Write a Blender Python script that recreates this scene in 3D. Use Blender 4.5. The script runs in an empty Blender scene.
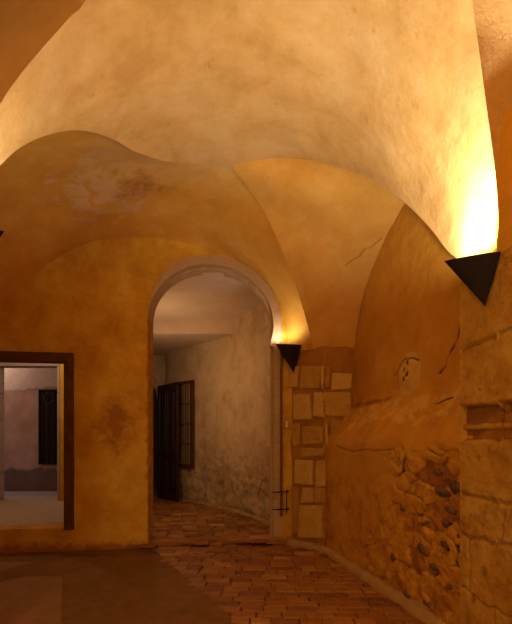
import bpy, bmesh, math, random
from mathutils import Vector, noise
S = bpy.context.scene
C = S.collection
rnd = random.Random(7)
F = 450.0; CX = 256.0; HY = 440.0; EYE = 1.6

# ---------------------------------------------------------------- camera, world, exposure
cam_d = bpy.data.cameras.new('camera'); cam = bpy.data.objects.new('camera', cam_d); C.objects.link(cam)
cam.location = (0, 0, EYE); cam.rotation_euler = (math.pi/2, 0, 0)
cam_d.sensor_width = 36; cam_d.lens = F/624*36; cam_d.shift_y = (HY-312)/624; cam_d.clip_start = .02
S.camera = cam
w = bpy.data.worlds.new('dusk'); S.world = w; w.use_nodes = True
w.node_tree.nodes['Background'].inputs[0].default_value = (.42, .36, .45, 1)
w.node_tree.nodes['Background'].inputs[1].default_value = .35
S.view_settings.view_transform = 'Standard'; S.view_settings.look = 'None'
S.view_settings.gamma = 1; S.view_settings.use_curve_mapping = False
S.view_settings.exposure = 0.62
LAMP = (1, .93, .82); WARM = (1, .82, .50)
P_NEAR, P_FAR, P_LEFT, P_REAR = 120, 8, 30, 92

# ---------------------------------------------------------------- helpers
def at(px, py, d): return Vector(((px-CX)/F*d, d, EYE+(HY-py)/F*d))
def lerp(a, b, t): return a+(b-a)*t
def sm(t): t = max(0, min(1, t)); return t*t*(3-2*t)
def sst(a, b, x): return sm((x-a)/(b-a))
def fn(p, s, o=3): return noise.fractal(Vector(p)*s, 1.0, 2.0, o)

def link(name, me, mat=None, parent=None, smooth=True):
    o = bpy.data.objects.new(name, me); C.objects.link(o)
    if mat: me.materials.append(mat)
    if parent: o.parent = parent
    if smooth:
        for p in me.polygons: p.use_smooth = True
    return o
def struct(o, **k):
    o['kind'] = 'structure'
    if 'label' in k: o['label'] = k['label']
    return o
def thing(o, label, cat, group=None):
    o['label'] = label; o['category'] = cat
    if group: o['group'] = group
    return o
def empty(name, loc): 
    o = bpy.data.objects.new(name, None); C.objects.link(o); o.location = loc; o.empty_display_size = .1; return o

def grid(name, fnc, nu, nv, mat, attrs=None, parent=None, thick=0, flip=False):
    """fnc(u,v)->Vector or (Vector, dict of masks)"""
    vs = []; ms = {a: [] for a in (attrs or [])}
    for j in range(nv+1):
        for i in range(nu+1):
            r = fnc(i/nu, j/nv)
            if attrs:
                p, m = r
                for a in attrs: ms[a].append(m.get(a, 0.0))
            else: p = r
            vs.append(p)
    fs = []
    for j in range(nv):
        for i in range(nu):
            a = j*(nu+1)+i; q = (a, a+1, a+nu+2, a+nu+1)
            fs.append(q[::-1] if flip else q)
    me = bpy.data.meshes.new(name); me.from_pydata(vs, [], fs)
    for a in ms:
        at_ = me.attributes.new(a, 'FLOAT', 'POINT'); at_.data.foreach_set('value', ms[a])
    if thick:      # outward from the room
        me.update(); sgn = 0
        for p_ in list(me.polygons)[::7]: sgn += 1 if p_.normal.dot(p_.center-Vector((0, 4, 1.8))) > 0 else -1
        if sgn < 0: me.flip_normals()
        thick = 0
    o = link(name, me, mat, parent)
    if thick:
        m = o.modifiers.new('thickness', 'SOLIDIFY'); m.thickness = abs(thick); m.offset = 1 if thick > 0 else -1
    return o

def box(bm, p0, p1, M=None):
    x0, y0, z0 = p0; x1, y1, z1 = p1
    vs = [bm.verts.new(v) for v in ((x0,y0,z0),(x1,y0,z0),(x1,y1,z0),(x0,y1,z0),(x0,y0,z1),(x1,y0,z1),(x1,y1,z1),(x0,y1,z1))]
    for f in ((0,3,2,1),(4,5,6,7),(0,1,5,4),(1,2,6,5),(2,3,7,6),(3,0,4,7)): bm.faces.new([vs[i] for i in f])
    if M:
        for v in vs: v.co = M @ v.co
    return vs
def prism(bm, pts, off):
    """extrude polygon pts (3d list) by vector off"""
    a = [bm.verts.new(p) for p in pts]; b = [bm.verts.new(Vector(p)+off) for p in pts]
    n = len(a); bm.faces.new(a[::-1]); bm.faces.new(b)
    for i in range(n): bm.faces.new((a[i], a[(i+1)%n], b[(i+1)%n], b[i]))
    return a, b
def bmo(name, bm, mat, parent=None, bev=0, seg=2, smooth=False):
    bmesh.ops.recalc_face_normals(bm, faces=bm.faces)
    me = bpy.data.meshes.new(name); bm.to_mesh(me); bm.free()
    o = link(name, me, mat, parent, smooth)
    if bev:
        m = o.modifiers.new('bevel', 'BEVEL'); m.width = bev; m.segments = seg; m.limit_method = 'ANGLE'
    return o
def tube(bm, pts, r, n=8):
    rings = []
    for i, p in enumerate(pts):
        p = Vector(p); d = (Vector(pts[min(i+1, len(pts)-1)])-Vector(pts[max(i-1, 0)])).normalized()
        a = d.orthogonal().normalized(); b = d.cross(a)
        if rings:   # keep frame steady
            pa = rings[-1][1]; a = (pa-d*pa.dot(d)).normalized(); b = d.cross(a)
        rings.append(([bm.verts.new(p+(a*math.cos(t)+b*math.sin(t))*r) for t in [2*math.pi*k/n for k in range(n)]], a))
    for (r0, _), (r1, _) in zip(rings, rings[1:]):
        for k in range(n): bm.faces.new((r0[k], r0[(k+1)%n], r1[(k+1)%n], r1[k]))
    bm.faces.new(rings[0][0][::-1]); bm.faces.new(rings[-1][0])

class Curve:
    """Catmull-Rom through points, arc-length parametrised"""
    def __init__(s, pts, n=24):
        P = [Vector(p) for p in pts]; P = [P[0]*2-P[1]]+P+[P[-1]*2-P[-2]]
        s.q = []
        for i in range(1, len(P)-2):
            a, b, c, d = P[i-1:i+3]
            for k in range(n):
                t = k/n
                s.q.append(.5*((2*b)+(c-a)*t+(2*a-5*b+4*c-d)*t*t+(3*b-a-3*c+d)*t**3))
        s.q.append(P[-2].copy())
        s.l = [0]
        for a, b in zip(s.q, s.q[1:]): s.l.append(s.l[-1]+(b-a).length)
    def __call__(s, t):
        x = max(0, min(1, t))*s.l[-1]; lo, hi = 0, len(s.l)-1
        while hi-lo > 1:
            m = (lo+hi)//2
            if s.l[m] <= x: lo = m
            else: hi = m
        return s.q[lo].lerp(s.q[hi], (x-s.l[lo])/max(1e-9, s.l[hi]-s.l[lo]))
    def param(s, p):
        i = min(range(len(s.q)), key=lambda k: (s.q[k]-p).length); return s.l[i]/s.l[-1]

# ---------------------------------------------------------------- materials
class NT:
    def __init__(s, name):
        s.m = bpy.data.materials.new(name); s.m.use_nodes = True; s.t = s.m.node_tree; s.b = s.t.nodes['Principled BSDF']
        s.co = s.t.nodes.new('ShaderNodeTexCoord')
    def n(s, ty, **k):
        o = s.t.nodes.new(ty)
        for a, v in k.items(): setattr(o, a, v)
        return o
    def l(s, a, b): s.t.links.new(a, b)
    def noise(s, sc, det=6, rough=.6, vec=None, dist=0):
        o = s.n('ShaderNodeTexNoise'); o.inputs['Scale'].default_value = sc; o.inputs['Detail'].default_value = det
        o.inputs['Roughness'].default_value = rough; o.inputs['Distortion'].default_value = dist
        s.l(vec or s.co.outputs['Object'], o.inputs['Vector']); return o.outputs['Fac']
    def stretch(s, v):
        m = s.n('ShaderNodeMapping'); m.inputs['Scale'].default_value = v; s.l(s.co.outputs['Object'], m.inputs[0]); return m.outputs[0]
    def ramp(s, f, st):
        r = s.n('ShaderNodeValToRGB'); e = r.color_ramp.elements
        while len(e) < len(st): e.new(.5)
        for i, (p, c) in enumerate(st): e[i].position = p; e[i].color = (*c, 1) if len(c) == 3 else c
        s.l(f, r.inputs[0]); return r.outputs[0]
    def g(s, v): return (v, v, v)
    def mr(s, f, a, b, c=0, d=1):
        m = s.n('ShaderNodeMapRange'); m.inputs[1].default_value = a; m.inputs[2].default_value = b
        m.inputs[3].default_value = c; m.inputs[4].default_value = d; s.l(f, m.inputs[0]); return m.outputs[0]
    def mix(s, f, a, b, mode='MIX'):
        m = s.n('ShaderNodeMix', data_type='RGBA', blend_type=mode)
        if isinstance(f, (int, float)): m.inputs[0].default_value = f
        else: s.l(f, m.inputs[0])
        for v, k in ((a, 6), (b, 7)):
            if isinstance(v, tuple): m.inputs[k].default_value = (*v, 1)
            else: s.l(v, m.inputs[k])
        return m.outputs[2]
    def math(s, op, a, b=0):
        m = s.n('ShaderNodeMath', operation=op)
        for i, v in enumerate((a, b)):
            if isinstance(v, (int, float)): m.inputs[i].default_value = v
            else: s.l(v, m.inputs[i])
        return m.outputs[0]
    def attr(s, a): 
        o = s.n('ShaderNodeAttribute', attribute_name=a); return o.outputs['Fac']
    def bump(s, h, st=.3, d=.02, prev=None):
        b = s.n('ShaderNodeBump'); b.inputs['Strength'].default_value = st; b.inputs['Distance'].default_value = d
        s.l(h, b.inputs['Height'])
        if prev is not None: s.l(prev, b.inputs['Normal'])
        return b.outputs[0]
    def done(s, col, nrm=None, rough=.9, metal=0):
        if isinstance(col, tuple): s.b.inputs['Base Color'].default_value = (*col, 1)
        else: s.l(col, s.b.inputs['Base Color'])
        if isinstance(rough, (int, float)): s.b.inputs['Roughness'].default_value = rough
        else: s.l(rough, s.b.inputs['Roughness'])
        s.b.inputs['Metallic'].default_value = metal
        s.b.inputs['Specular IOR Level'].default_value = .3
        if nrm is not None: s.l(nrm, s.b.inputs['Normal'])
        return s.m

def plaster(name, dark, mid, light, patch=(.62,.5,.36), stain=(.25,.10,.02), crack=(.05,.025,.01), rough_st=.35, speck=.5, contrast=1, base=None):
    t = NT(name)
    big = t.noise(.9, 5, .6, dist=.4); med = t.noise(3.3, 8, .65, dist=.3); fine = t.noise(22, 6, .7)
    c = t.ramp(t.mix(.5, big, med), [(.5-.17/contrast, dark), (.5, mid), (.5+.17/contrast, light)])
    if base:      # the paint of the main vault runs out gradually into the webs
        c = t.mix(t.mr(t.math('ADD', t.attr('warm'), t.math('MULTIPLY', t.math('SUBTRACT', t.noise(2.5, 6, .65), .5), .5)), 0, 1), t.ramp(t.mix(.5, big, med), [(.5-.17/contrast, base[0]), (.5, base[1]), (.5+.17/contrast, base[2])]), c)
    c = t.mix(t.mr(fine, .3, .75, 0, .3), c, t.mix(.6, c, light))
    sp = t.mr(t.noise(9, 8, .75, dist=.6), .60, .70, 0, speck)
    c = t.mix(sp, c, t.mix(.55, c, stain))
    edge = t.math('ADD', t.attr('patch'), t.math('MULTIPLY', t.math('SUBTRACT', t.noise(5, 8, .7, dist=.5), .5), 1.6))
    pm = t.mr(edge, .47, .56)
    pc = t.mix(t.mr(t.noise(14, 5), .35, .65), patch, t.mix(.35, patch, mid))
    c = t.mix(t.math('MULTIPLY', pm, .85), c, pc)
    es = t.math('ADD', t.attr('stain'), t.math('MULTIPLY', t.math('SUBTRACT', t.noise(6, 8, .75, dist=.3), .5), 1.5))
    c = t.mix(t.mr(es, .4, .75, 0, .8), c, stain)
    c = t.mix(t.mr(t.attr('crack'), .25, .8), c, crack)
    nb = t.bump(t.math('ADD', t.math('MULTIPLY', fine, .35), t.noise(5, 8, .6)), rough_st, .03)
    nb = t.bump(pm, .25, .01, nb)
    return t.done(c, nb, .92)

M_vault = plaster('vault_plaster', (.57,.31,.075), (.68,.40,.12), (.75,.49,.19), patch=(.66,.47,.25), stain=(.42,.17,.03), rough_st=.45, speck=.9, contrast=1.5)
M_web = plaster('web_plaster', (.60,.265,.024), (.68,.33,.036), (.74,.42,.085), patch=(.66,.43,.20), stain=(.38,.14,.02), rough_st=.35, speck=.8, base=((.57,.31,.075), (.68,.40,.12), (.75,.49,.19)))
M_back = plaster('ochre_wall_plaster', (.50,.24,.016), (.64,.345,.028), (.74,.46,.06), patch=(.6,.42,.2), stain=(.30,.10,.018), rough_st=.5, speck=.8, contrast=1.5)
M_niche = plaster('niche_plaster', (.46,.195,.012), (.58,.27,.018), (.66,.35,.038), patch=(.70,.44,.11), stain=(.24,.075,.012), rough_st=.35, speck=.4)
M_corr = plaster('corridor_plaster', (.42,.26,.12), (.57,.39,.21), (.67,.49,.30), stain=(.2,.11,.05), rough_st=.5, speck=.8, contrast=1.2)
M_ceil = plaster('corridor_ceiling_plaster', (.60,.44,.30), (.68,.50,.35), (.72,.55,.4), rough_st=.08, speck=.1)
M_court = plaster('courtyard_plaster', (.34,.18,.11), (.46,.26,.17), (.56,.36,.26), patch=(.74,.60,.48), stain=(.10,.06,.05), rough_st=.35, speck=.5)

def stone(name, a, b, c, bst=.6, pit=(.25,.12,.03), ct=.35, iw=.3):
    t = NT(name)
    ri = t.n('ShaderNodeNewGeometry').outputs['Random Per Island']
    col = t.ramp(t.mix(iw, t.mix(.4, t.noise(2.5, 8, .65, dist=.4), t.noise(8, 8, .7)), ri), [(.5-ct, a), (.5, b), (.5+ct, c)])
    f = t.noise(26, 8, .75)
    col = t.mix(t.mr(f, .35, .7, 0, .35), col, c)
    p = t.mr(t.noise(11, 8, .7, dist=.8), .60, .68, 0, .7)
    col = t.mix(p, col, pit)
    col = t.mix(t.mr(t.attr('crack'), .25, .8), col, (.07,.03,.01))
    es = t.math('ADD', t.attr('stain'), t.math('MULTIPLY', t.math('SUBTRACT', t.noise(6, 8, .75), .5), 1.2))
    col = t.mix(t.mr(es, .4, .7, 0, .85), col, (.26,.10,.025))
    nb = t.bump(t.math('ADD', t.math('MULTIPLY', f, .5), t.noise(6, 8, .7)), bst, .03)
    return t.done(col, t.bump(p, .4, -.015, nb), .93)
M_quoin = stone('quoin_stone', (.40,.18,.018), (.58,.31,.045), (.72,.45,.11), 1.3, ct=.16, iw=.3)
M_mortar = stone('old_mortar', (.28,.105,.010), (.38,.16,.018), (.48,.23,.035), ct=.2, iw=0)
M_ring = stone('arch_ring_stone', (.42,.25,.11), (.50,.32,.16), (.58,.40,.22), .5)
M_pier = stone('pier_stone', (.38,.165,.015), (.60,.31,.032), (.74,.46,.09), 1, ct=.13, iw=0)
M_tan = stone('tan_arch_stone', (.54,.29,.08), (.64,.38,.12), (.72,.46,.18), .5, ct=.2, iw=0)
M_curb = stone('curb_stone', (.34,.18,.06), (.44,.25,.085), (.56,.36,.15), .8)
M_grey = stone('grey_frame_stone', (.36,.28,.24), (.45,.36,.32), (.54,.44,.4), .5, pit=(.2,.15,.12))

def concrete():
    t = NT('floor_concrete')
    c = t.ramp(t.mix(.5, t.noise(1.1, 6, .6), t.noise(7, 8, .7)), [(.35, (.15,.068,.015)), (.5, (.21,.10,.024)), (.68, (.28,.145,.042))])
    c = t.mix(t.mr(t.noise(40, 4, .7), .62, .75, 0, .5), c, (.14,.07,.03))
    es = t.math('ADD', t.attr('stain'), t.math('MULTIPLY', t.math('SUBTRACT', t.noise(6, 8, .75), .5), .8))
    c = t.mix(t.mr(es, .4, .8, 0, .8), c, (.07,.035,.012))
    return t.done(c, t.bump(t.noise(30, 8, .7), .3, .01), t.mr(t.noise(3), .3, .7, .75, .9))
M_conc = concrete()
def paver():
    t = NT('stone_pavers')
    ri = t.n('ShaderNodeNewGeometry').outputs['Random Per Island']
    c = t.ramp(ri, [(0, (.15,.05,.010)), (.3, (.29,.11,.018)), (.6, (.42,.19,.032)), (.85, (.31,.10,.016)), (1, (.60,.32,.07))])
    c = t.mix(t.mr(t.noise(2, 8, .7, dist=.6), .35, .7, 0, .7), c, (.24,.09,.025))
    c = t.mix(t.mr(t.noise(20, 8, .7), .5, .7, 0, .4), c, (.55,.30,.1))
    return t.done(c, t.bump(t.noise(18, 8, .7), .6, .015), t.mr(t.noise(5), .3, .7, .35, .65))
M_pave = paver()
def simple(name, col, rough=.5, metal=0, nz=.1, sc=20, st=.2):
    t = NT(name); d = tuple(x*(1-3*nz) for x in col)
    return t.done(t.ramp(t.noise(sc, 6, .6), [(.35, d), (.65, col)]), t.bump(t.noise(sc*2, 4), st, .004), rough, metal)
M_dirt = simple('joint_dirt', (.19,.085,.028), .95, 0, .15)
M_iron = simple('black_iron', (.018,.010,.010), .55, .3)
M_rust = simple('rusty_iron', (.09,.04,.02), .7, .4)
M_wood = simple('dark_painted_wood', (.055,.028,.024), .38, 0, .12, 8)
M_frame = simple('brown_door_frame', (.13,.052,.010), .6, 0, .12, 8)
M_room = simple('threshold_slab_stone', (.56,.45,.36), .6, 0, .06, 6)
M_glass = simple('dark_window_glass', (.02,.018,.022), .15, 0, .02)
M_shut = simple('tan_inner_shutter', (.46,.29,.16), .7)
M_white = simple('pale_enamel', (.8,.75,.65), .4)
m = NT('lamp_bulb'); m.b.inputs['Emission Color'].default_value = (1, .8, .5, 1); m.b.inputs['Emission Strength'].default_value = 12
M_bulb = m.done((1, .9, .7))

# ---------------------------------------------------------------- key plan lines
def A(y): return 1.65+.211*(3.5-y)              # right wall, lower part
def Bx(y): return 1.43+.187*(6.65-y)            # right wall, niche plane
def backy(x): return 6.67+.15*(x+1.57)          # back wall plane
def onback(px, py):
    r = (px-CX)/F; d = (6.67+.2355)/(1-.15*r); return at(px, py, d)

# ---------------------------------------------------------------- vault curves
GL = [(-2.12, 3.40, 2.93), (-2.13, 3.45, 3.4)] + [tuple(at(*p)) for p in
     ((0, 166, 3.58), (32, 141, 3.72), (75, 130, 4.04), (110, 138, 4.40), (136, 152, 4.80), (170, 162, 5.2), (205, 164, 5.4), (233, 166, 5.46))]
G2 = [tuple(at(*p)) for p in ((233, 166, 5.46), (270, 159, 5.36), (310, 160, 5.2), (345, 169, 4.98), (375, 182, 4.72), (405, 203, 4.45), (430, 228, 4.15), (447, 250, 3.85))] + [(1.61, 3.53, 3.0)]
G1 = [tuple(at(*p)) for p in ((233, 166, 5.46), (262, 208, 5.85), (284, 255, 6.12), (299, 295, 6.4))] + [(.86, 6.68, 2.95)]
Bcurve = Curve(GL + G2[1:])
FL = [(-2.0, 3.08, 2.93), tuple(at(-16, 140, 3.1)), tuple(at(0, 104, 3.11)), tuple(at(20, 75, 3.12)), tuple(at(45, 45, 3.13)), tuple(at(68, 19, 3.11)), tuple(at(88, -10, 3.05)), (-.90, 2.5, 4.84), (-.5, 1.6, 4.98)]
FR = [(.5, 1.6, 4.98), (.95, 2.2, 4.72), tuple(at(472, 0, 2.78)), tuple(at(479, 50, 2.92)), tuple(at(487, 110, 3.06)), tuple(at(496, 180, 3.15)), (1.715, 3.17, 2.97)]
Fcurve = Curve(FL + [(0, 1.6, 5.06)] + FR)
FLc, FRc = Curve(FL), Curve(FR[::-1])
formeret = Curve([tuple(onback(px, py)) for px, py in ((-120, 470), (-105, 420), (-75, 372), (-40, 335), (0, 305), (45, 266), (88, 243), (130, 238), (170, 241), (205, 249), (240, 262), (268, 284), (284, 312))] + [(.50, 6.96, 2.95)])
GB = Curve(GL + G1[1:])
arc = Curve([(1.44, 6.60, 2.95), (1.455, 6.48, 3.25), (Bx(6.23), 6.23, 3.675), (Bx(5.78), 5.78, 4.04), (Bx(5.16), 5.16, 4.32), (Bx(4.7), 4.7, 4.38), (Bx(4.2), 4.2, 4.15), (Bx(3.8), 3.8, 3.6), (Bx(3.6), 3.6, 2.98)])
GR = Curve(G1[::-1] + G2[1:])

def wob(p, amp=.02, s=1.3): return Vector((fn(p, s), fn(p+Vector((9, 3, 1)), s), fn(p+Vector((2, 7, 5)), s)))*amp
def edgefade(*ts): return min(1, min(ts)*12)

def main_vault(u, v):
    a, b = Fcurve(u), Bcurve(u); p = a.lerp(b, v)
    p = p+wob(p, .022)*edgefade(v, 1-v)
    return p
def mirror(o, name):
    me = o.data.copy()
    for vv in me.vertices: vv.co.y = 3.2-vv.co.y
    me.flip_normals()
    q = bpy.data.objects.new(name, me); C.objects.link(q); q['kind'] = 'structure'
    for md in o.modifiers:
        n = q.modifiers.new(md.name, 'SOLIDIFY'); n.thickness = md.thickness; n.offset = -md.offset if False else md.offset
    return q

mv = struct(grid('ceiling_main_vault', main_vault, 120, 60, M_vault, thick=.12, flip=True))

# left wall arch from near-left pier to far-left corner
L0, L1 = Vector((-2.12, 3.40, 2.93)), formeret(0)
def leftarch(v): 
    p = L0.lerp(L1, v); p.z = lerp(L0.z, L1.z, v)+math.sin(math.pi*v)**.75*1.25; return p
PATCHC = at(98, 180, 5.5)
UA, UB = GB.param(at(136, 152, 4.8)), GB.param(at(233, 166, 5.46))
def back_web(u, v):
    # coons patch: v=0 groins, v=1 formeret, u=0 left arch, u=1 pier edge
    a, b = GB(u), formeret(u)
    c0, c1 = leftarch(v), Vector((.86, 6.68, 2.95)).lerp(Vector((.50, 6.96, 2.95)), v)
    p = a.lerp(b, v)+c0.lerp(c1, u)-(L0.lerp(L1, v).lerp(Vector((.86, 6.68, 2.95)).lerp(Vector((.50, 6.96, 2.95)), v), u))
    # the left arch rise fades quickly
    p = a.lerp(b, v)+(c0-L0.lerp(L1, v))*(1-u)**2.2
    w_ = sst(UA-.05, UA+.08, u)*(1-sst(UB-.02, UB+.10, u))
    if w_ > 0:      # here the web runs on smoothly from the main vault
        c = a+Vector(((b.x-a.x)*.42, (b.y-a.y)*.42, -.03))
        p = p.lerp(a*(1-v)**2+c*2*v*(1-v)+b*v*v, w_)
    e = edgefade(v, 1-v, u, 1-u); p = p+wob(p, .03)*e
    m = {}
    m['warm'] = sst(-.05, .5, v) if UA < u < UB else 1.0
    if u <= UA: m['warm'] = lerp(1, sst(-.05, .5, v), sst(UA-.12, UA, u))
    if u >= UB: m['warm'] = lerp(sst(-.05, .5, v), 1, sst(UB, UB+.08, u))
    q = p-PATCHC; m['patch'] = .70-math.sqrt((q.x/.75)**2+(q.y/1.0)**2+(q.z/.5)**2)*.36
    q = p-at(140, 190, 5.6); m['stain'] = .8-q.length*1.1
    return p, m
struct(grid('ceiling_back_vault', back_web, 120, 50, M_web, ['patch', 'stain', 'warm'], thick=.12, flip=True))

def web_raw(u, v): return GR(u).lerp(arc(u), v)
RC = []
for cpx, cpy in ((346, 264), (353, 261), (360, 256), (364, 248), (372, 246), (381, 240)):
    best = min(((i/80, j/40) for i in range(81) for j in range(41)), key=lambda q: (lambda p: (CX+F*p.x/p.y-cpx)**2+(HY-F*(p.z-EYE)/p.y-cpy)**2)(web_raw(*q)))
    RC.append(web_raw(*best))
def segd(p, a, b):
    d = b-a; t = max(0, min(1, (p-a).dot(d)/max(1e-9, d.dot(d)))); return (p-a-d*t).length
def right_web(u, v):
    p = GR(u).lerp(arc(u), v); e = edgefade(v, 1-v, u, 1-u)
    p = p+wob(p, .025)*e; m = {}
    # hairline crack running up from the pier
    dc = min(segd(p, a, b) for a, b in zip(RC, RC[1:])); m['crack'] = max(0, .75-dc/.03)
    m['warm'] = .75
    return p, m
struct(grid('ceiling_right_vault', right_web, 220, 110, M_web, ['crack', 'warm'], thick=.12, flip=True))

# near-right and near-left webs, mirrored about y=1.6
def nearweb(c, x_out, sgn):
    n = len(c)
NRA = Curve([(1.715, 3.17, 2.97), (1.70, 3.17, 3.60), (1.74, 3.17, 3.81), (1.80, 3.17, 3.96), (2.0, 3.0, 4.3), (2.15, 2.5, 4.5), (2.2, 1.6, 4.6)])
NLA = Curve([(-2.0, 3.08, 2.93), (-2.3, 3.3, 4.0), (-2.3, 3.45, 4.7), (-2.0, 3.4, 5.05), (-1.5, 3.0, 5.25), (-1.1, 1.6, 5.3)])
def near_right(u, v):
    k = u*2 if u <= .5 else (1-u)*2
    q = FRc(k).lerp(NRA(k), v)
    if u > .5: q.y = 3.2-q.y
    return q
def near_left(u, v):
    k = u*2 if u <= .5 else (1-u)*2
    q = FLc(k).lerp(NLA(k), v)
    if u > .5: q.y = 3.2-q.y
    return q
struct(grid('ceiling_near_right_arch', near_right, 80, 24, M_tan, thick=.12, flip=False))
struct(grid('ceiling_near_left_arch', near_left, 80, 24, M_web, thick=.12, flip=True))
mirror(mv, 'ceiling_rear_vault')

# ---------------------------------------------------------------- floor
YB = 6.70
def bline(y): return -1.6+(6.8-y)*.5035                    # edge between concrete and pavers
def cwall(y):                                              # corridor right wall line
    return None
CW = Curve([(.50, 7.0, 0), (.46, 7.4, 0), (.36, 7.9, 0), (.10, 8.6, 0), (-.28, 9.37, 0), (-.95, 10.4, 0), (-1.75, 11.3, 0), (-2.35, 11.95, 0), (-2.5, 12.36, 0)])
def rightline(y):
    if y < 6.56: return A(y)
    if y < 7.0: return lerp(1.0, .53, (y-6.56)/.44)
    best = min(CW.q, key=lambda q: abs(q.y-y)); return best.x
def floor_h(x, y):
    return lerp(0, .08, sst(6.72, 6.86, y-.15*(x+1.57)))
def slab(u, v):
    y = lerp(-3.4, 6.9, v); x0 = -6.2; x1 = bline(y)
    x = lerp(x0, x1, u**.7)
    p = Vector((x, y, 0.0+.006*fn((x, y, 0), 1.2)))
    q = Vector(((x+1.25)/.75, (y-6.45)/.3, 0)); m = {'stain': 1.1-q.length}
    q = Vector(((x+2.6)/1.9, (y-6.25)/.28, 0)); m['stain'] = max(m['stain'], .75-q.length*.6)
    return p, m
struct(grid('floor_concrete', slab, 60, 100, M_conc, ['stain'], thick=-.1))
fl = empty('floor_pavers', (0, 0, 0)); fl['kind'] = 'structure'
def under(u, v):
    y = lerp(-3.4, 12.9, v); x0 = bline(y)-.1 if y < 6.8 else -6.5; x1 = 2.6 if y < 6.7 else rightline(y)+.3
    x = lerp(x0, x1, u); return Vector((x, y, floor_h(x, y)-.026+(0 if y < 6.9 else -.02)))
grid('joint_bed', under, 30, 120, M_dirt, parent=fl, thick=-.1)
bm = bmesh.new()
y = 1.2; row = 0
while y < 12.6:
    h = rnd.uniform(.13, .19)*(1 if y < 7 else 1.15)
    yc = y+h/2
    xl = bline(yc)+rnd.uniform(-.08, .03) if yc < 6.75 else -4.4
    xr = rightline(yc)-.03
    if 6.75 < yc < 6.87:      # threshold band of long stones
        wlo, whi = .5, .9
    else: wlo, whi = .17, .32
    x = xl
    while x < xr:
        wd = rnd.uniform(wlo, whi)
        x2 = min(x+wd, xr)
        if x2-x > .05:
            g = .004; tilt = -.03
            pts = []
            for (ax, ay) in ((x+g, y+g), (x2-g, y+g), (x2-g, y+h-g), (x+g, y+h-g)):
                pts.append((ax+rnd.uniform(-.008, .008), ay+rnd.uniform(-.008, .008)+tilt*(ax-xl)))
            zz = floor_h((x+x2)/2, yc)+rnd.uniform(-.006, .006)
            cxm = sum(p[0] for p in pts)/4; cym = sum(p[1] for p in pts)/4
            lo = [bm.verts.new((px_, py_, zz-.04)) for px_, py_ in pts]
            mi = [bm.verts.new((px_, py_, zz-.009)) for px_, py_ in pts]
            tt = [bm.verts.new((cxm+(px_-cxm)*.9, cym+(py_-cym)*.86, zz+rnd.uniform(-.003, .003))) for px_, py_ in pts]
            for r0, r1 in ((lo, mi), (mi, tt)):
                for k in range(4): bm.faces.new((r0[k], r0[(k+1)%4], r1[(k+1)%4], r1[k]))
            bm.faces.new(tt)
        x = x2
    y += h; row += 1
bmo('pavers', bm, M_pave, fl)
# threshold kerb stone across the arch foot
bm = bmesh.new()
pts = []
for x in (-1.6, -1.1, -.6, -.1, .35):
    pts.append(x)
for a, b in zip(pts, pts[1:]):
    ya, yb = backy(a)+.06, backy(b)+.06
    prism(bm, [(a+.006, ya, 0), (b-.006, yb, 0), (b-.006, yb+.17, 0), (a+.006, ya+.17, 0)], Vector((0, 0, .09+rnd.uniform(-.008, .008))))
struct(bmo('trim_threshold', bm, M_pave, bev=.012))
# concrete repair patches
bm = bmesh.new()
def fpt(px, py, z=0): d = F*(EYE-z)/(py-HY); return ((px-CX)/F*d, d, z)
for q in (((-70, 599), (24, 577), (62, 577), (60, 660), (-90, 680)), ((-90, 563), (36, 562), (-8, 574), (-90, 586))):
    p = [Vector(fpt(*c)) for c in q]; prism(bm, p, Vector((0, 0, .007)))
def conc2():
    t = NT('pale_repair_concrete'); return t.done(t.ramp(t.noise(5, 8, .7), [(.35, (.25,.125,.035)), (.7, (.34,.18,.055))]), t.bump(t.noise(30, 6), .3, .01), .7)
struct(bmo('floor_repair_patches', bm, conc2()))

# curb ledge along right wall and corridor wall
path = Curve([(2.05, 1.4, 0), (A(3.0)-.0, 3.0, 0), (A(3.9), 3.9, 0), (A(5.0), 5.0, 0), (A(5.9), 5.9, 0), (1.02, 6.45, 0), (.80, 6.72, 0), (.50, 7.0, 0), (.44, 7.4, 0), (.36, 7.9, 0), (.10, 8.6, 0), (-.28, 9.37, 0), (-.95, 10.4, 0), (-1.75, 11.3, 0), (-2.35, 11.95, 0), (-2.5, 12.36, 0)])
PROF = [(.05, -.05), (.05, .10), (-.02, .10), (-.06, .08), (-.08, .03), (-.085, -.04)]
def curb(u, v):
    p = path(u); d = (path(min(1, u+.01))-path(max(0, u-.01))).normalized(); n = Vector((d.y, -d.x, 0))
    k = v*(len(PROF)-1); i = min(int(k), len(PROF)-2); a, b = PROF[i], PROF[i+1]; f = k-i
    s = lerp(a[0], b[0], f); z = lerp(a[1], b[1], f)
    nn = 1+.5*fn((p.x*1, p.y, 0), 3.5)
    wdt = s*nn if s < 0 else s
    return Vector((p.x, p.y, 0))+n*wdt+Vector((0, 0, floor_h(p.x, p.y)*.6+z*(.45+.3*nn)+.012*fn(p, 7)+.006*fn(p, 22)))
struct(grid('trim_curb', curb, 260, 15, M_curb))

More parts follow.
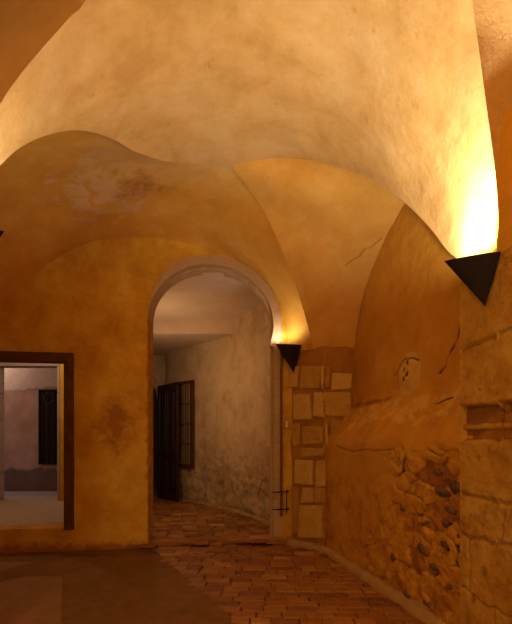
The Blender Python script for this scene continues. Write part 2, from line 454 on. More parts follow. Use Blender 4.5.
# ---------------------------------------------------------------- back wall with arch and doorway
ax0, ax1 = -1.60, .27; acx = (ax0+ax1)/2; ahw = (ax1-ax0)/2; ASP = 3.38; ATOP = 4.26
def arch_z(t): return 0
def archpt(t, grow=0):
    # t 0..1 from left spring over the top to right spring
    a = math.pi*(1-t); return acx+(ahw+grow)*math.cos(a), ASP+(ATOP-ASP+grow)*math.sin(a)
WT = .34
def bp(x, z, dep=0): return Vector((x, backy(x)+dep, z))
def wall_front(x, z):
    p = bp(x, z); d = .018*fn((x*1.0, z, 3), 1.1)+.006*fn((x, z, 8), 5)
    ed = min(abs(x-ax0), 1)
    m = {}
    m['stain'] = max(.95-math.hypot((x+2.05)/.42, (z-1.85)/.62)*.75, .9-z*3.5, .6-abs(x-ax0)*7 if z < 3.4 else 0)
    if -2.2 < x < -1.9: pass
    cr = abs(x-(-2.68+.05*fn((0, 0, z), 3)+.0*z)) if 2.95 < z < 3.7 else 1
    m['crack'] = max(0, 1-cr/.006)*.0
    return p-Vector((0, 1, 0))*d, m
bw = empty('wall_back', (0, 0, 0)); bw['kind'] = 'structure'
DX0, DX1, DZ0, DZ1 = -4.6, -2.66, .33, 2.82
def seg(name, f, nu, nv): return grid(name, f, nu, nv, M_back, ['stain', 'crack'], parent=bw)
# regions: r1 right of door / left of arch ; under/over door ; over arch ; right strip
XR0 = ax0
seg('plaster', lambda u, v: wall_front(lerp(DX1, ax0, u), lerp(-.05, ASP, v)), 60, 130)
seg('plaster', lambda u, v: wall_front(lerp(DX0, DX1, u), lerp(-.05, DZ0, v)), 60, 20)
seg('plaster', lambda u, v: wall_front(lerp(-6.3, DX1, u), lerp(DZ1, 5.3, v)), 100, 70)
seg('plaster', lambda u, v: wall_front(lerp(-6.3, DX0, u), lerp(-.05, DZ1, v)), 60, 60)
seg('plaster', lambda u, v: wall_front(lerp(DX1, ax0, u), lerp(ASP, 5.3, v)), 50, 60)
def over_arch(u, v):
    x, z = archpt(u); 
    xt = lerp(ax0, ax1, u)
    return wall_front(lerp(x, xt if 0 < u < 1 else x, v), lerp(z, 5.3, v))
seg('plaster', over_arch, 60, 40)
seg('plaster', lambda u, v: wall_front(lerp(ax1, .56, u), lerp(-.05, 5.3, v)), 14, 120)
# reveals
def rev_arch(u, v):
    L = [(ax0, -.05), (ax0, ASP)]+[archpt(k/24) for k in range(1, 24)]+[(ax1, ASP), (ax1, -.05)]
    cu = Curve([(a, 0, b) for a, b in L], 3); p = cu(u); 
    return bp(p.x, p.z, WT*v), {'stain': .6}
seg('arch_reveal', rev_arch, 120, 8)
bm = bmesh.new()
def quad(pts): bm.faces.new([bm.verts.new(p) for p in pts])
quad([bp(DX0, DZ0), bp(DX0, DZ0, .5), bp(DX0, DZ1, .5), bp(DX0, DZ1)])
quad([bp(DX1, DZ0), bp(DX1, DZ1), bp(DX1, DZ1, .5), bp(DX1, DZ0, .5)])
quad([bp(DX0, DZ1), bp(DX0, DZ1, .5), bp(DX1, DZ1, .5), bp(DX1, DZ1)])
quad([bp(DX0, DZ0), bp(DX1, DZ0), bp(DX1, DZ0, .5), bp(DX0, DZ0, .5)])
# rear skin of the wall (corridor side)
quad([bp(-6.3, -.1, .5), bp(DX0, -.1, .5), bp(DX0, 5.3, .5), bp(-6.3, 5.3, .5)])
quad([bp(DX0, DZ1, .5), bp(DX1, DZ1, .5), bp(DX1, 5.3, .5), bp(DX0, 5.3, .5)])
bmo('door_reveal', bm, M_back, bw)

# archivolt of cut stones
ring = empty('trim_arch_ring', (0, 0, 0)); ring['kind'] = 'structure'
bm = bmesh.new()
TH = .135
N = 13
for k in range(N):
    t0, t1 = k/N+.0015, (k+1)/N-.0015
    pr = []
    for gr in (0.0, TH):
        pr.append([archpt(lerp(t0, t1, j/3), gr*(.12+.88*sst(.02, .35, lerp(t0, t1, j/8)))-.004) for j in range(9)])
    poly = pr[0]+pr[1][::-1]
    dep = rnd.uniform(.018, .024)*(.3 if k < 3 else 1)
    prism(bm, [bp(x, z, .12) for x, z in poly], Vector((0, -.12-dep, 0)))
# right impost jamb stones
z = .1
while z < ASP-.02:
    h = min(rnd.uniform(.35, .6), ASP-z)
    if ASP-z-h < .15: h = ASP-z
    prism(bm, [bp(ax1, z+.006, .12), bp(ax1+TH, z+.006, .12), bp(ax1+TH, z+h-.006, .12), bp(ax1, z+h-.006, .12)], Vector((0, -.14, 0)))
    z += h
bmo('arch_stones', bm, M_ring, ring, bev=.008)
# inner rebate ring, set back
bm = bmesh.new()
ins = [(x, z) for x, z in [(ax0+.0, 0.05), (ax0, ASP)]+[archpt(k/24) for k in range(1, 24)]+[(ax1, ASP), (ax1, .05)]]
def inset(i, g=.045):
    n = len(ins)
    if i < 2: return (ins[i][0]+.004, ins[i][1])
    if i >= n-2: return (ins[i][0]-g, ins[i][1])
    t = (i-1)/24; return archpt(t, -g*(.1+.9*sst(.1, .5, t)))
for i in range(len(ins)-1):
    if i < 1: continue
    a, b, c, d = ins[i], ins[i+1], inset(i+1), inset(i)
    prism(bm, [bp(x, z, .10) for x, z in (a, b, c, d)], Vector((0, WT-.12, 0)))
bmo('inner_rebate', bm, M_ring, ring)

# ---------------------------------------------------------------- pier at the far right (quoins)
PA, PB, PC = Vector((.53, 7.0, 0)), Vector((.99, 6.56, 0)), Vector((1.50, 6.60, 0))
pier = empty('wall_quoin_pier', (0, 0, 0)); pier['kind'] = 'structure'
def pface(u, v):
    z = lerp(-.05, 2.97, v)
    t = u*1.155
    p = PA.lerp(PB, t/.637) if t < .637 else PB.lerp(PC, (t-.637)/.518)
    p = Vector((p.x, p.y, z)); dd = .02*fn(p, 3); return p+Vector((dd*.5, dd+.012, 0))
grid('mortar_core', pface, 60, 130, M_mortar, parent=pier)
def pierpt(px, py):
    r = (px-CX)/F
    # left facet or right facet
    t = (r*PA.y-PA.x)/((PB.x-PA.x)-r*(PB.y-PA.y))
    if t <= 1: P = PA.lerp(PB, t); n = Vector((-.69, -.72, 0))
    else:
        t = (r*PB.y-PB.x)/((PC.x-PB.x)-r*(PC.y-PB.y)); P = PB.lerp(PC, t); n = Vector((.08, -1, 0))
    return at(px, py, P.y), n
bm = bmesh.new()
Q = [(301,320,365,389),(321,324,366,388),(325,330,366,388),(331,352,374,390),(293,311,394,419),(289,299,366,388),(314,350,392,417),(293,300,423,446),(303,322,426,444),(296,312,460,484),(315,326,461,486),
     (303,313,487,503),(314,326,487,503),(300,322,506,538),(293,299,487,534),(302,324,448,456),(330,350,421,440),(324,328,424,446),(310,325,543,549),(326,350,460,500),(326,350,505,540)]
Q2 = []
for q_ in Q:
    if q_[0] < 323 and q_[1] > 327: Q2 += [(q_[0], 324, q_[2], q_[3]), (324.3, q_[1], q_[2], q_[3])]
    else: Q2.append(q_)
for (x0, x1, y0, y1) in Q2:
    c = []
    for (px, py) in ((x0, y1), (x1, y1), (x1, y0), (x0, y0)):
        p, n = pierpt(px+rnd.uniform(-1.4, 1.4), py+rnd.uniform(-1.4, 1.4)); c.append((p, n))
    nn = sum((q[1] for q in c), Vector()).normalized()
    prism(bm, [q[0]-nn*.03 for q in c], nn*(.06+rnd.uniform(0, .02)))
q_o = bmo('quoin_stones', bm, M_quoin, pier, bev=.02, seg=3)
# solid body behind pier
bm = bmesh.new()
prism(bm, [Vector((.56, 7.05, 0)), Vector((1.0, 6.62, 0)), Vector((1.6, 6.66, 0)), Vector((1.6, 7.5, 0)), Vector((.56, 7.5, 0))], Vector((0, 0, 2.96)))
bmo('core', bm, M_mortar, pier)

# ---------------------------------------------------------------- right wall: niche, glacis, rubble
rw = empty('wall_right', (0, 0, 0)); rw['kind'] = 'structure'
YF, YN = 6.62, 3.48
arcpts = sorted([(q.y, q.z) for q in arc.q])
def ztop(y):
    for (a, za), (b, zb) in zip(arcpts, arcpts[1:]):
        if a <= y <= b and b > a: return lerp(za, zb, (y-a)/(b-a))
    return arcpts[0][1] if y < arcpts[0][0] else arcpts[-1][1]
def bpix(px, py, line='B'):
    r = (px-CX)/F
    if line == 'B': y = (1.43+.187*6.65)/(r+.187)
    else: y = (1.65+.211*3.5)/(r+.211)
    return y, EYE+(HY-py)/F*y
def polyd(y, z, pts):
    best = 9
    for (a, b) in zip(pts, pts[1:]):
        ax_, az_ = a; bx_, bz_ = b; dx, dz = bx_-ax_, bz_-az_
        t = max(0, min(1, ((y-ax_)*dx+(z-az_)*dz)/max(1e-9, dx*dx+dz*dz)))
        best = min(best, math.hypot(y-ax_-t*dx, z-az_-t*dz))
    return best
CR = [[bpix(*p) for p in ((459, 325), (456, 340), (449, 352), (444, 366), (438, 373))],
      [bpix(*p) for p in ((461, 397), (452, 400), (443, 404))],
      [bpix(*p) for p in ((395, 375), (400, 366), (406, 359), (414, 358), (419, 360))],
      ]
CRA = [[bpix(*p, 'A') for p in ((335, 446), (352, 452), (365, 450), (381, 451), (392, 449), (396, 458))],
       [bpix(*p, 'A') for p in ((428, 450), (440, 456), (446, 450), (458, 452))]]
MEDC = bpix(410, 374)
def vor(y, z, s=4.2):
    d, pts = noise.voronoi(Vector((y*s*.75, z*s*1.35, 4.2))); return d[0], d[1], pts[0]
def rwall(u, v):
    y = lerp(YF, YN, u)
    zt = ztop(y)+.07; z = lerp(-.05, zt, v)
    wv = .05*fn((y, 0, 5), 1.2)
    k = sst(1.50+wv, 2.2+wv, z)
    x = lerp(A(y), Bx(y), k)
    m = {}; out = 0.0
    # plaster waviness
    out += .018*fn((y, z, 2), 1.5)+.005*fn((y, z, 7), 7)
    # ledge roundness
    # medallion
    q = math.hypot((y-MEDC[0])/.23, (z-MEDC[1])/.24)
    out += .055*sm(1.25-q) if q < 1.25 else 0
    m['patch'] = 1.1*sm((1.15-q)*4)
    cr = 0
    for c in CR:
        w_ = .008+.006*noise.noise(Vector((y*9, z*9, 0)))
        w_ = max(w_, .004)*1.5
        dd = polyd(y+.012*noise.noise(Vector((z*14, y*9, 1))), z, c); cr = max(cr, 1-dd/(w_*1.7))
    if abs(y-MEDC[0]) < .12 and abs(z-MEDC[1]) < .2:
        cr = max(cr, sst(.02, .22, fn((y*1.6, z, 17), 16))*sst(.10, .03, abs(y-MEDC[0]+.03*fn((z, 1, 1), 8)))*sst(.19, .13, abs(z-MEDC[1])))
    for c in CRA:
        dd = polyd(y, z+.012*noise.noise(Vector((z*14, y*9, 1))), c); cr = max(cr, (1-dd/.014)*.8)
    out -= .02*max(0, cr)
    # rubble area : lower right, growing towards the near pier
    rb = sst(5.05, 4.2, y+.25*fn((y, z, 11), 2.2))*sst(1.62, 1.36, z+.12*fn((y, z, 13), 2.5))
    rb2 = sst(5.9, 5.0, y+.5*fn((y, z, 21), 2))*sst(.85, .5, z+.2*fn((y, z, 23), 2.5)+(y-4.6)*.15)
    rb = max(rb, rb2*.7)
    f1, f2, cp = vor(y+.05*fn((y, z, 0), 5), z+.04*fn((y, z, 3), 5))
    gap = sst(.13, .02, f2-f1)*sst(-.15, .25, noise.noise(Vector((y*3, z*3, 8))))
    cell = noise.noise(Vector(cp)*7.3)
    out += rb*(.03*cell-.04*gap+.03*fn((y, z, 31), 5)+.012*fn((y, z, 33), 14)-.015)
    hole = 1 if cell > .42 and f1 < .30 else 0
    if hole: out -= rb*.05
    m['crack'] = max(cr, rb*max(gap*.85*(.7+cell), .75*hole*sst(.32, .2, f1)))  # cracks, plus rubble gaps and holes coloured dark as crevice shade
    m['stain'] = max(rb*(.55-.6*cell), .45*sst(1.5, 1.0, z), .8-abs(z-2.1)*9 if y > 5.4 else 0, .75-z*2.5)
    # edge of plaster breaking above the rubble
    out += .0
    if u < .02: out -= .0
    if k > 0: m['patch'] = max(m['patch'], .5*sst(0.05, .5, k)*(1-sst(.9, 1.0, k)))
    return Vector((x-out, y, z)), m
o = grid('niche_wall', rwall, 300, 340, M_niche, ['patch', 'crack', 'stain'], parent=rw)
# embedded dark rubble stones showing in the broken plaster
def rock(bm, c, r, seed):
    M = bmesh.ops.create_icosphere(bm, subdivisions=2, radius=1)
    for v_ in M['verts']:
        n_ = v_.co.copy(); k = 1+.25*noise.noise(n_*1.4+Vector((seed, 0, 0)))
        v_.co = Vector((c[0]+n_.x*r[0]*k, c[1]+n_.y*r[1]*k, c[2]+n_.z*r[2]*k))
bm = bmesh.new()
for i, (px, py, a, b) in enumerate(((438, 492, 9, 5), (452, 487, 7, 8), (447, 510, 6, 4), (400, 508, 3, 4), (443, 523, 5, 5), (424, 522, 4, 3), (442, 543, 5, 6), (418, 548, 6, 5), (391, 557, 4, 6), (446, 586, 5, 5), (404, 594, 4, 4), (424, 603, 5, 4), (434, 472, 4, 2.5), (455, 535, 5, 4), (453, 560, 5, 4), (430, 566, 5, 4))):
    y_, z_ = bpix(px, py, 'A'); s = y_/F
    rock(bm, (A(y_)+.035, y_, z_), (.035, a*s*2.0, b*s), i*3.3)
def darkrock():
    t = NT('dark_rubble_stone'); return t.done(t.ramp(t.noise(9, 8, .7), [(.35, (.10,.05,.022)), (.7, (.26,.14,.06))]), t.bump(t.noise(15, 8, .7), .8, .02), .9)
bmo('rubble_stones', bm, darkrock(), rw, smooth=True)

# ---------------------------------------------------------------- near right pier of ashlar
np_ = empty('wall_ashlar_pier', (0, 0, 0)); np_['kind'] = 'structure'
def px_of(y): return A(y)-.03
def npix(px, py):
    r = (px-CX)/F; y = (1.62+.211*3.5)/(r+.211); return y, EYE+(HY-py)/F*y
COURSES = [(3.10, 2.62), (2.60, 2.02), (1.99, 1.88), (1.72, 1.70)]
zs = {}
def nface(u, v):
    y = lerp(3.55, 2.2, u); z = lerp(-.05, 3.02 if y > 3.16 else 2.9, v)
    out = .012*fn((y, z, 4), 2)+.006*fn((y, z, 6), 9)
    m = {'stain': 0, 'crack': 0}
    # joints (image rows at pier depth)
    jn = 0
    def J(zc, w_, dep, amp=.01):
        nonlocal jn, out
        zz = zc+amp*fn((y, zc, 1), 4); d = abs(z-zz)
        if d < w_: 
            k = 1-sst(w_*.55, w_, d); out -= dep*k; jn = max(jn, k)
    J(2.33+.12*(y-3.3)*-1, .022, .015)           # upper soft joint
    # broad recessed band
    zt_, zb_ = 1.86+.015*fn((y, 1, 1), 6), 1.60+.02*fn((y, 2, 2), 7)
    k = sst(zt_+.015, zt_-.015, z)*sst(zb_-.015, zb_+.015, z); out -= .06*k; m['stain'] = max(m['stain'], .85*k)
    zm = 1.735+.01*fn((y, 5, 2), 8); k2 = sst(.03, .015, abs(z-zm+.035)); out += .03*k2*k; m['stain'] -= .4*k2*k
    J(1.17, .02, .016); J(.88, .024, .014, .05); J(.42, .018, .012, .05)
    # vertical joints
    def V(yc, z0, z1, w_=.014):
        nonlocal jn, out
        if z0 < z < z1:
            d = abs(y-yc-.02*fn((z, yc, 3), 5))
            if d < w_: k = 1-sst(w_*.5, w_, d); out -= .02*k; jn = max(jn, k)
    V(3.12, .9, 1.16); V(3.44, .42, .86); V(2.9, .42, .86); V(2.95, 1.86, 2.33); V(3.2, .0, .42); V(2.7, 1.17, 1.6)
    m['crack'] = jn*.42; m['stain'] = max(m['stain'], .5-.5*abs(z-1.0) if z < 1.25 else .15)
    # pits
    for (yc, zc, r) in ((3.36, 1.46, .03), (3.3, .62, .06), (3.42, .38, .05)):
        d = math.hypot(y-yc, (z-zc)/1.3); 
        if d < r: out -= .02*(1-d/r); m['crack'] = max(m['crack'], .5*(1-d/r)+.1)
    m['stain'] = max(m['stain'], .55-z*.6)
    return Vector((px_of(y)-out, y, z)), m
grid('stone_face', nface, 110, 260, M_pier, ['stain', 'crack'], parent=np_)
def nback(u, v):
    z = lerp(-.05, 3.02, v); x0 = px_of(3.55); p = Vector((lerp(x0, 2.3, u), 3.55+.01*fn((u, z, 0), 4)*min(1, u*5), z)); 
    return p, {}
grid('stone_return', nback, 20, 60, M_pier, ['stain', 'crack'], parent=np_)
bm = bmesh.new()
prism(bm, [(px_of(3.53)+.06, 3.53, -.05), (px_of(2.2)+.06, 2.2, -.05), (2.5, 2.2, -.05), (2.5, 3.53, -.05)], Vector((0, 0, 2.94)))
bmo('core', bm, M_mortar, np_)

# remaining shell around and behind the camera
bm = bmesh.new()
def wallquad(name, pts, mat, off):
    bm = bmesh.new(); prism(bm, [Vector(p) for p in pts], Vector(off)); return struct(bmo(name, bm, mat))
wallquad('wall_near_right', [(2.3, -3.2, -.05), (2.3, 3.2, -.05), (2.3, 3.2, 4.7), (2.3, -3.2, 4.7)], M_niche, (.2, 0, 0))
wallquad('wall_near_right_return', [(1.70, 3.17, 2.9), (2.5, 3.17, 2.9), (2.5, 3.17, 4.6), (1.70, 3.17, 4.4)], M_niche, (0, .05, 0))
wallquad('wall_near_left', [(-2.32, -3.2, -.05), (-2.32, 3.1, -.05), (-2.32, 3.1, 4.5), (-2.32, -3.2, 4.5)], M_back, (-.2, 0, 0))
wallquad('wall_rear', [(-2.5, -3.2, -.05), (2.3, -3.2, -.05), (2.3, -3.2, 5.4), (-2.5, -3.2, 5.4)], M_back, (0, -.2, 0))
wallquad('wall_left_pier', [(-2.04, 3.02, -.05), (-2.16, 3.44, -.05), (-2.5, 3.62, -.05), (-2.5, 2.95, -.05)], M_back, (0, 0, 3.0))
wallquad('wall_far_left', [(-2.2, 3.42, -.05), (-5.75, 6.1, -.05), (-5.75, 6.1, 4.6), (-2.2, 3.42, 4.6)], M_back, (-.1, -.15, 0))
wallquad('ceiling_light_block', [(-7, -3.6, 5.35), (3.0, -3.6, 5.35), (3.0, 9.5, 5.35), (-7, 9.5, 5.35)], M_vault, (0, 0, .1))  # unseen lid added over the vaults to stop sky light leaking in

wallquad('wall_light_block_right', [(2.7, -3.6, -.1), (2.7, 12.5, -.1), (2.7, 12.5, 5.4), (2.7, -3.6, 5.4)], M_back, (.2, 0, 0))  # unseen side sheet, added to block sky light at the seams
wallquad('wall_light_block_left', [(-6.6, -3.6, -.1), (-6.6, 7, -.1), (-6.6, 7, 5.4), (-6.6, -3.6, 5.4)], M_back, (-.2, 0, 0))  # same added light blocker on the left, out of view
# ---------------------------------------------------------------- corridor
def cwall_f(u, v):
    p = CW(u); z = lerp(0, 4.4, v); q = Vector((p.x, p.y, z)); m = {}
    d = (CW(min(1, u+.01))-CW(max(0, u-.01))).normalized(); n = Vector((d.y, -d.x, 0))
    zn = 1.75-.35*math.sin(u*9)
    low = sst(2.2, .9, z+.4*fn(q, 1.5))
    out = .02*fn(q, 1.1)+low*(.03*fn(q, 3.5)+.012*fn(q, 9))
    m['stain'] = max(.42*low*(1+.5*fn(q, 2.2)), .9-z*2.2)
    sc = abs(fn((p.x*1.3, p.y*1.3, z*.8), 2.1, 2))            # irregular tide lines of flaking render
    m['crack'] = .75*low*sst(.03, .0, sc)
    m['patch'] = .45*sst(1.2, 2.6, z)*(.6+fn(q, .8))
    return q-n*out, m
cwl = struct(grid('wall_corridor', cwall_f, 160, 140, M_corr, ['stain', 'crack', 'patch'], thick=.15, flip=True))
BEAMY = 9.72
def cplane(name, y0, y1, z): 
    return wallquad(name, [(-5.6, y0, z), (1.2, y0, z), (1.2, y1, z), (-5.6, y1, z)], M_ceil, (0, 0, .15))
cplane('ceiling_corridor', 7.02, BEAMY+.2, 4.20)
cplane('ceiling_corridor_low', BEAMY+.02, 13.2, 3.92)
wallquad('trim_beam', [(-5.6, BEAMY, 3.90), (1.2, BEAMY-.0, 3.90), (1.2, BEAMY, 4.22), (-5.6, BEAMY, 4.22)], M_ceil, (0, .16, 0))
# partition between courtyard passage and corridor
wallquad('wall_partition', [(-2.42, 7.15, -.1), (-2.42, 8.9, -.1), (-2.42, 8.9, 4.3), (-2.42, 7.15, 4.3)], M_back, (.12, 0, 0))
wallquad('wall_corridor_left', [(-3.3, 8.9, -.1), (-2.3, 8.9, -.1), (-5.4, 12.9, -.1), (-5.6, 12.9, -.1)], M_corr, (0, 0, 4.4))
# end wall with portal
bm = bmesh.new()
EY = 12.35
for a in (0,):
    pass
def portal():
    pts = [(-2.2, 0), (-2.2, 4.3), (-5.6, 4.3), (-5.6, 0), (-4.3, 0), (-4.3, 2.7)]
    for k in range(1, 12):
        an = math.pi*(1-k/12); pts.append((-3.5+.80*math.cos(an), 2.7+.75*math.sin(an)))
    pts += [(-2.7, 2.7), (-2.7, 0)]
    return [(x, EY, z) for x, z in pts]
prism(bm, portal(), Vector((0, .25, 0)))
struct(bmo('wall_corridor_end', bm, M_corr))
bm = bmesh.new()
for k in range(9):
    a0, a1 = math.pi*(1-k/9)-.01, math.pi*(1-(k+1)/9)+.01
    prism(bm, [(-3.5+r*math.cos(a), EY, 2.7+r*.94*math.sin(a)) for a, r in ((a0, .80), (a0, .98), (a1, .98), (a1, .80))], Vector((0, -.05, 0)))
for s in (-1, 1):
    for k in range(6):
        x = -3.5+s*.80; x2 = x+s*.18
        prism(bm, [(x, EY, .45*k+.01), (x2, EY, .45*k+.01), (x2, EY, .45*k+.44), (x, EY, .45*k+.44)], Vector((0, -.05, 0)))
struct(bmo('trim_portal', bm, M_ring, bev=.01))
wallquad('portal_dark_sheet', [(-5.6, 13.1, -.1), (-2, 13.1, -.1), (-2, 13.1, 4.3), (-5.6, 13.1, 4.3)], M_wood, (0, .1, 0))  # dark-coloured sheet in place of the gloom beyond the portal

# open door leaf (stiles, rails, panels)
def leaf(root, W, H, mat):
    t = .055; st = .14
    bm = bmesh.new()
    box(bm, (0, 0, 0), (st, t, H)); box(bm, (W-st, 0, 0), (W, t, H)); box(bm, (W/2-.05, 0, 0), (W/2+.05, t, H))
    for z0, z1 in ((0, .22), (1.05, 1.2), (H-.18, H)): box(bm, (0, .001, z0), (W, t-.001, z1))
    bmo('door_frame', bm, mat, root, bev=.008)
    for (xa, xb) in ((st, W/2-.05), (W/2+.05, W-st)):
        for z0, z1 in ((.22, 1.05), (1.2, H-.18)):
            bm = bmesh.new(); box(bm, (xa, .018, z0), (xb, t-.018, z1)); 
            box(bm, (xa+.05, .004, z0+.06), (xb-.05, t-.004, z1-.06))
            bmo('panel', bm, mat, root, bev=.012)
    bm = bmesh.new(); tube(bm, [(W-.07, -.05, 1.05), (W-.07, -.05, 1.25)], .012); tube(bm, [(W-.07, 0, 1.07), (W-.07, -.05, 1.07)], .01); tube(bm, [(W-.07, 0, 1.23), (W-.07, -.05, 1.23)], .01)
    bmo('handle', bm, M_iron, root)
d1 = empty('door_1', (-2.60, 11.85, .09)); d1['kind'] = 'structure'; d1['label'] = 'dark panelled wooden door leaf standing open at the corridor end'
leaf(d1, 1.12, 2.93, M_wood)
d1.rotation_euler = (0, 0, math.atan2(-.9, .67))

# barred window on corridor wall beside the door
def barred(name, origin, ux, n_out, W, H, nb, nh, label, frame_m, fw=.07, pane=None):
    e = empty(name, origin); e['kind'] = 'structure'; e['label'] = label
    ux = Vector(ux).normalized(); no = Vector(n_out).normalized(); up = Vector((0, 0, 1))
    def P(a, b, c): return ux*a+no*b+up*c
    bm = bmesh.new(); 
    for (a0, a1, c0, c1) in ((-fw, 0, -fw, H+fw), (W, W+fw, -fw, H+fw), (0, W, -fw, 0), (0, W, H, H+fw)):
        prism(bm, [P(a0, .0, c0), P(a1, .0, c0), P(a1, .0, c1), P(a0, .0, c1)], no*.05)
    bmo('window_frame', bm, frame_m, e, bev=.006)
    bm = bmesh.new(); prism(bm, [P(0, -.0, 0), P(W, -.0, 0), P(W, -.0, H), P(0, -.0, H)], no*.008); bmo('pane', bm, pane or M_glass, e)
    for k in range(nb):
        a = W*(k+.5)/nb; bm = bmesh.new(); tube(bm, [P(a, .03, 0), P(a, .03, H)], .011); bmo('bar', bm, M_rust if name != 'window_2' else M_iron, e)
    for k in range(nh):
        c = H*(k+1)/(nh+1); bm = bmesh.new(); tube(bm, [P(0, .03, c), P(W, .03, c)], .010); bmo('crossbar', bm, M_rust if name != 'window_2' else M_iron, e)
    return e
wa, wb = CW(CW.param(Vector((-1.60, 11.12, 0)))), CW(CW.param(Vector((-2.0, 11.55, 0))))
dv = (wa-wb).normalized()
nn = Vector((-dv.y, dv.x, 0)); nn = -nn if nn.dot(Vector((0, -1, 0))) < 0 else nn
barred('window_1', wb+nn*.03+Vector((0, 0, 1.0)), dv, nn, .66, 2.0, 6, 3, 'tall iron-barred window in the corridor wall behind the open door leaf', M_frame, pane=M_shut)

# ---------------------------------------------------------------- doorway on the left: frame, slab, courtyard
def frame_doorway():
    bm = bmesh.new(); fw = .11
    for (x0, x1, z0, z1) in ((DX1-.10, DX1+.03, DZ0-.02, DZ1-.10), (DX0, DX1+.03, DZ1-.10, DZ1+.035), (DX0-.03, DX0+.10, DZ0-.02, DZ1-.10)):
        prism(bm, [bp(x0, z0, .16), bp(x1, z0, .16), bp(x1, z1, .16), bp(x0, z1, .16)], Vector((0, -.20, 0)))
    o = bmo('door_2', bm, M_frame, bev=.008); return struct(o, label='brown wooden surround of the left doorway')
frame_doorway()
SL = DZ0-.0
wallquad('floor_threshold_room', [(-6.2, 6.0, SL-.3), (-2.44, 6.95, SL-.3), (-2.44, 10.2, SL-.3), (-6.2, 10.2, SL-.3)], M_room, (0, 0, .305))
# inner grey stone frame
GY = 9.35
def gx(px, y): return (px-CX)/F*y
gx0, gx1, gt, gz = gx(-3, GY), gx(57, GY), EYE+(HY-366)/F*GY, SL+.01
bm = bmesh.new()
for k in range(5):
    h = (gt-gz)/5
    for a, b in ((gx0-.16, gx0), (gx1, gx1+.05)):
        prism(bm, [(a, GY, gz+k*h+.004), (b, GY, gz+k*h+.004), (b, GY, gz+(k+1)*h-.004), (a, GY, gz+(k+1)*h-.004)], Vector((0, .28, 0)))
prism(bm, [(gx0-.16, GY, gt), (gx1+.05, GY, gt), (gx1+.05, GY, gt+.2), (gx0-.16, GY, gt+.2)], Vector((0, .28, 0)))
struct(bmo('trim_grey_frame', bm, M_grey, bev=.01))
wallquad('wall_passage_right', [(gx1+.05, GY+.02, 0), (-2.4, GY+.02, 0), (-2.4, GY+.02, 4.2), (gx1+.05, GY+.02, 4.2)], M_back, (0, .24, 0))
wallquad('wall_passage_top', [(-6.5, GY+.02, gt+.19), (gx1+.13, GY+.02, gt+.19), (gx1+.13, GY+.02, 4.2), (-6.5, GY+.02, 4.2)], M_back, (0, .24, 0))
wallquad('wall_passage_left', [(-6.5, GY+.02, 0), (gx0-.15, GY+.02, 0), (gx0-.15, GY+.02, gt+.2), (-6.5, GY+.02, gt+.2)], M_back, (0, .24, 0))
wallquad('ceiling_passage', [(-6.5, 6.5, 4.1), (-2.42, 7.1, 4.1), (-2.42, 9.5, 4.1), (-6.5, 9.5, 4.1)], M_court, (0, 0, .12))
wallquad('wall_passage_far_left', [(-6.4, 6.2, 0), (-6.4, 9.5, 0), (-6.4, 9.5, 4.2), (-6.4, 6.2, 4.2)], M_back, (-.1, 0, 0))
CY = 11.3
cwn = empty('wall_courtyard', (0, 0, 0)); cwn['kind'] = 'structure'
def court(u, v):
    x = lerp(-8.5, -3.6, u); z = lerp(.1, 6.5, v)
    p = Vector((x, CY+.02*fn((x, z, 0), 1.5), z)); m = {}
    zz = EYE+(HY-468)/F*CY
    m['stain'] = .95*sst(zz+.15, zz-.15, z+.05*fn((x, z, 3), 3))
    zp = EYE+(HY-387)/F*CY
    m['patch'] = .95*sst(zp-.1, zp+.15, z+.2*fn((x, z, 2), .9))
    return p, m
grid('plaster', court, 70, 90, M_court, ['stain', 'patch'], parent=cwn)
wallquad('floor_courtyard', [(-9, 10.2, SL-.35), (-3.3, 10.2, SL-.35), (-3.3, 11.6, SL-.35), (-9, 11.6, SL-.35)], M_grey, (0, 0, .33))
wallquad('wall_courtyard_right', [(-3.45, 9.6, 0), (-3.45, 11.6, 0), (-3.45, 11.6, 6.5), (-3.45, 9.6, 6.5)], M_court, (.12, 0, 0))
wx0, wx1 = gx(41, CY), gx(56, CY); wz0, wz1 = EYE+(HY-463)/F*CY, EYE+(HY-391)/F*CY
barred('window_2', (wx0, CY-.03, wz0), (1, 0, 0), (0, -1, 0), wx1-wx0+.05, wz1-wz0, 3, 2, 'narrow dark barred window in the courtyard wall', M_iron, .03)
# round emblem-like ring of iron at the top of the grille
bm = bmesh.new(); c = Vector(((wx0+wx1)/2+.05, CY-.09, wz1-.2))
tube(bm, [c+Vector((.12*math.cos(a), 0, .12*math.sin(a))) for a in [2*math.pi*k/20 for k in range(21)]], .015)
o = bmo('iron_ring', bm, M_rust); o.parent = bpy.data.objects['window_2']; o.location = -Vector(bpy.data.objects['window_2'].location)

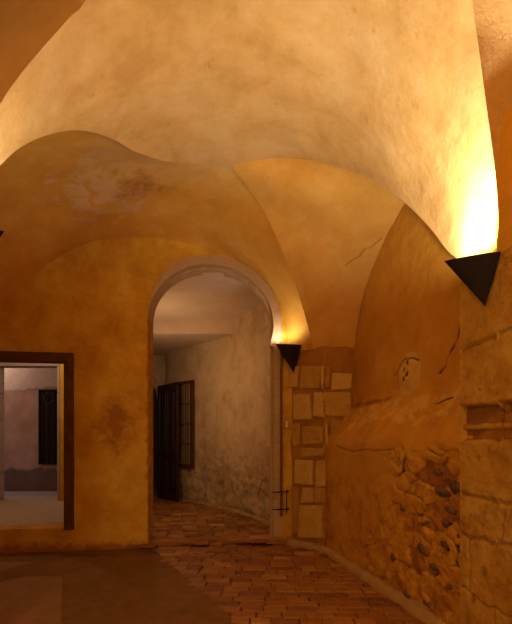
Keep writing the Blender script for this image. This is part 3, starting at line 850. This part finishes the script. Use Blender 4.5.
# ---------------------------------------------------------------- sconces
def sconce(name, C0, n, proj, half, H, power, label, skew=0):
    """half-cone uplighter: flat back on the wall, curved front, point at bottom"""
    root = empty(name, C0)
    n = Vector(n).normalized(); t = Vector((-n.y, n.x, 0)); up = Vector((0, 0, 1))
    thing(root, label, 'wall lamp', 'black wedge uplighters on the piers')
    # plan outline of the rim, pointed front with gently curved cheeks
    rim = []
    K = 12
    for k in range(K+1):
        s = k/K; a = math.pi*(s); 
        e = abs(math.cos(a)); 
        c_ = math.cos(a); tri = 1-e; rim.append(t*(half*c_)+n*(proj*lerp(tri, math.sin(a)**1.3, .35))+t*skew*tri)
    bm = bmesh.new()
    th = .012
    tipo = -up*H+n*.01
    outer = [bm.verts.new(r) for r in rim]; inner = [bm.verts.new(r*.93-up*.002+n*.004) for r in rim]
    to = bm.verts.new(tipo); ti = bm.verts.new(tipo*.93)
    for k in range(K):
        bm.faces.new((outer[k], outer[k+1], to)); bm.faces.new((inner[k+1], inner[k], ti)); bm.faces.new((outer[k+1], outer[k], inner[k], inner[k+1]))
    bm.faces.new((outer[0], to, outer[K])); bm.faces.new((inner[K], ti, inner[0])); bm.faces.new((outer[0], outer[K], inner[K], inner[0]))
    bmo('lamp_shade', bm, M_iron, root)
    bm = bmesh.new()   # wall plate
    prism(bm, [t*(-half*.5)-up*.02, t*(half*.5)-up*.02, t*(half*.1)-up*H*.7, t*(-half*.1)-up*H*.7], -n*.03); bmo('wall_plate', bm, M_iron, root)
    b0 = n*proj*.70-up*.02+t*skew*.6
    bm = bmesh.new(); bmesh.ops.create_uvsphere(bm, u_segments=16, v_segments=10, radius=.028)
    for v_ in bm.verts: v_.co += b0
    bmo('bulb', bm, M_bulb, root, smooth=True)
    bm = bmesh.new(); tube(bm, [b0-up*.05, b0-up*.02], .014); tube(bm, [b0-up*.042, b0-up*.042-n*(proj*.67)], .008); bmo('lamp_holder', bm, M_iron, root)
    l = bpy.data.lights.new('lamp_light', 'SPOT'); l.energy = power; l.color = LAMP; l.shadow_soft_size = .05; l.spot_size = math.radians(172); l.spot_blend = .6
    lo = bpy.data.objects.new('lamp_light', l); C.objects.link(lo); lo.parent = root; lo.location = b0+up*.032; lo.rotation_euler = (math.pi, 0, 0)
    return root
dA = Vector((-.211, 1, 0)).normalized(); nA = Vector((-dA.y, dA.x, 0)); nA = nA if nA.x < 0 else -nA
YS = 3.25
sconce('wall_sconce', Vector((px_of(YS), YS, 2.90))+nA*.012, (-.98, -.2, 0), .285, .147, .335, P_NEAR, 'large black wedge lamp blazing at the right edge on the ashlar pier', skew=-.08)
sconce('wall_sconce', (.585, 6.90, 3.03), (-.82, -.57, 0), .36, .17, .40, P_FAR, 'small black wedge lamp beside the right foot of the stone arch')
sconce('wall_sconce', (-2.06, 3.24, 3.09), (1, -.1, 0), .265, .16, .335, P_LEFT, 'dark lamp tip just showing at the left edge of the photo')

# ---------------------------------------------------------------- iron fittings on the arch jamb
bm = bmesh.new()
p = [onback(281, y_) for y_ in (346, 400, 460, 515)]
tube(bm, [q+Vector((0, -.10, 0)) for q in p], .018)
thing(bmo('drain_pipe', bm, simple('brown_painted_pipe', (.20,.09,.03), .7)), 'thin brown vertical pipe between the arch jamb and quoins', 'pipe')
bm = bmesh.new()
for yy in (491, 508):
    a = onback(272, yy)+Vector((0, -.16, 0)); b = onback(288, yy-.5)+Vector((0, -.16, 0))
    tube(bm, [a, b, b+Vector((0, .12, 0))], .009); tube(bm, [b+Vector((-.03, 0, .03)), b+Vector((-.03, 0, -.035))], .011)
a = onback(286, 489)+Vector((0, -.15, 0)); tube(bm, [a, onback(286, 512)+Vector((0, -.15, 0))], .008)
thing(bmo('iron_bracket', bm, M_iron), 'black iron hooks on the jamb low beside the quoins', 'bracket')
bm = bmesh.new(); a = onback(286, 425)+Vector((0, -.2, 0)); box(bm, tuple(a-Vector((.015, .01, .05))), tuple(a+Vector((.015, .25, .05))))
thing(bmo('wall_tag', bm, M_white, bev=.006), 'tiny white plate on the jamb below the small lamp', 'plate')

# ---------------------------------------------------------------- corridor lamp and added lights out of view
def area(name, loc, rot, size, power, col):
    l = bpy.data.lights.new(name, 'AREA'); l.size = size; l.energy = power; l.color = col
    o = bpy.data.objects.new(name, l); C.objects.link(o); o.location = loc; o.rotation_euler = rot; return o
def point(name, loc, power, col, r=.08):
    l = bpy.data.lights.new(name, 'POINT'); l.energy = power; l.color = col; l.shadow_soft_size = r
    o = bpy.data.objects.new(name, l); C.objects.link(o); o.location = loc; return o
point('corridor_lamp', (-2.0, 8.7, 2.9), 20, (1, .74, .46))
point('courtyard_light', (-6.6, 10.6, 3.6), 13, (1, .72, .52))  # unseen light placed in the courtyard, no lamp in view
point('passage_fill', (-4.2, 8.0, 3.4), 20, (1, .78, .55))  # added fill to brighten the slab and jamb, no lamp seen here
for sx, k in ((-1, 1), (1, .5)): point('rear_fill', (sx*1.7, -2.0, 2.7), P_REAR*k, WARM, .25)  # added fill lights behind the camera, no lamps known there
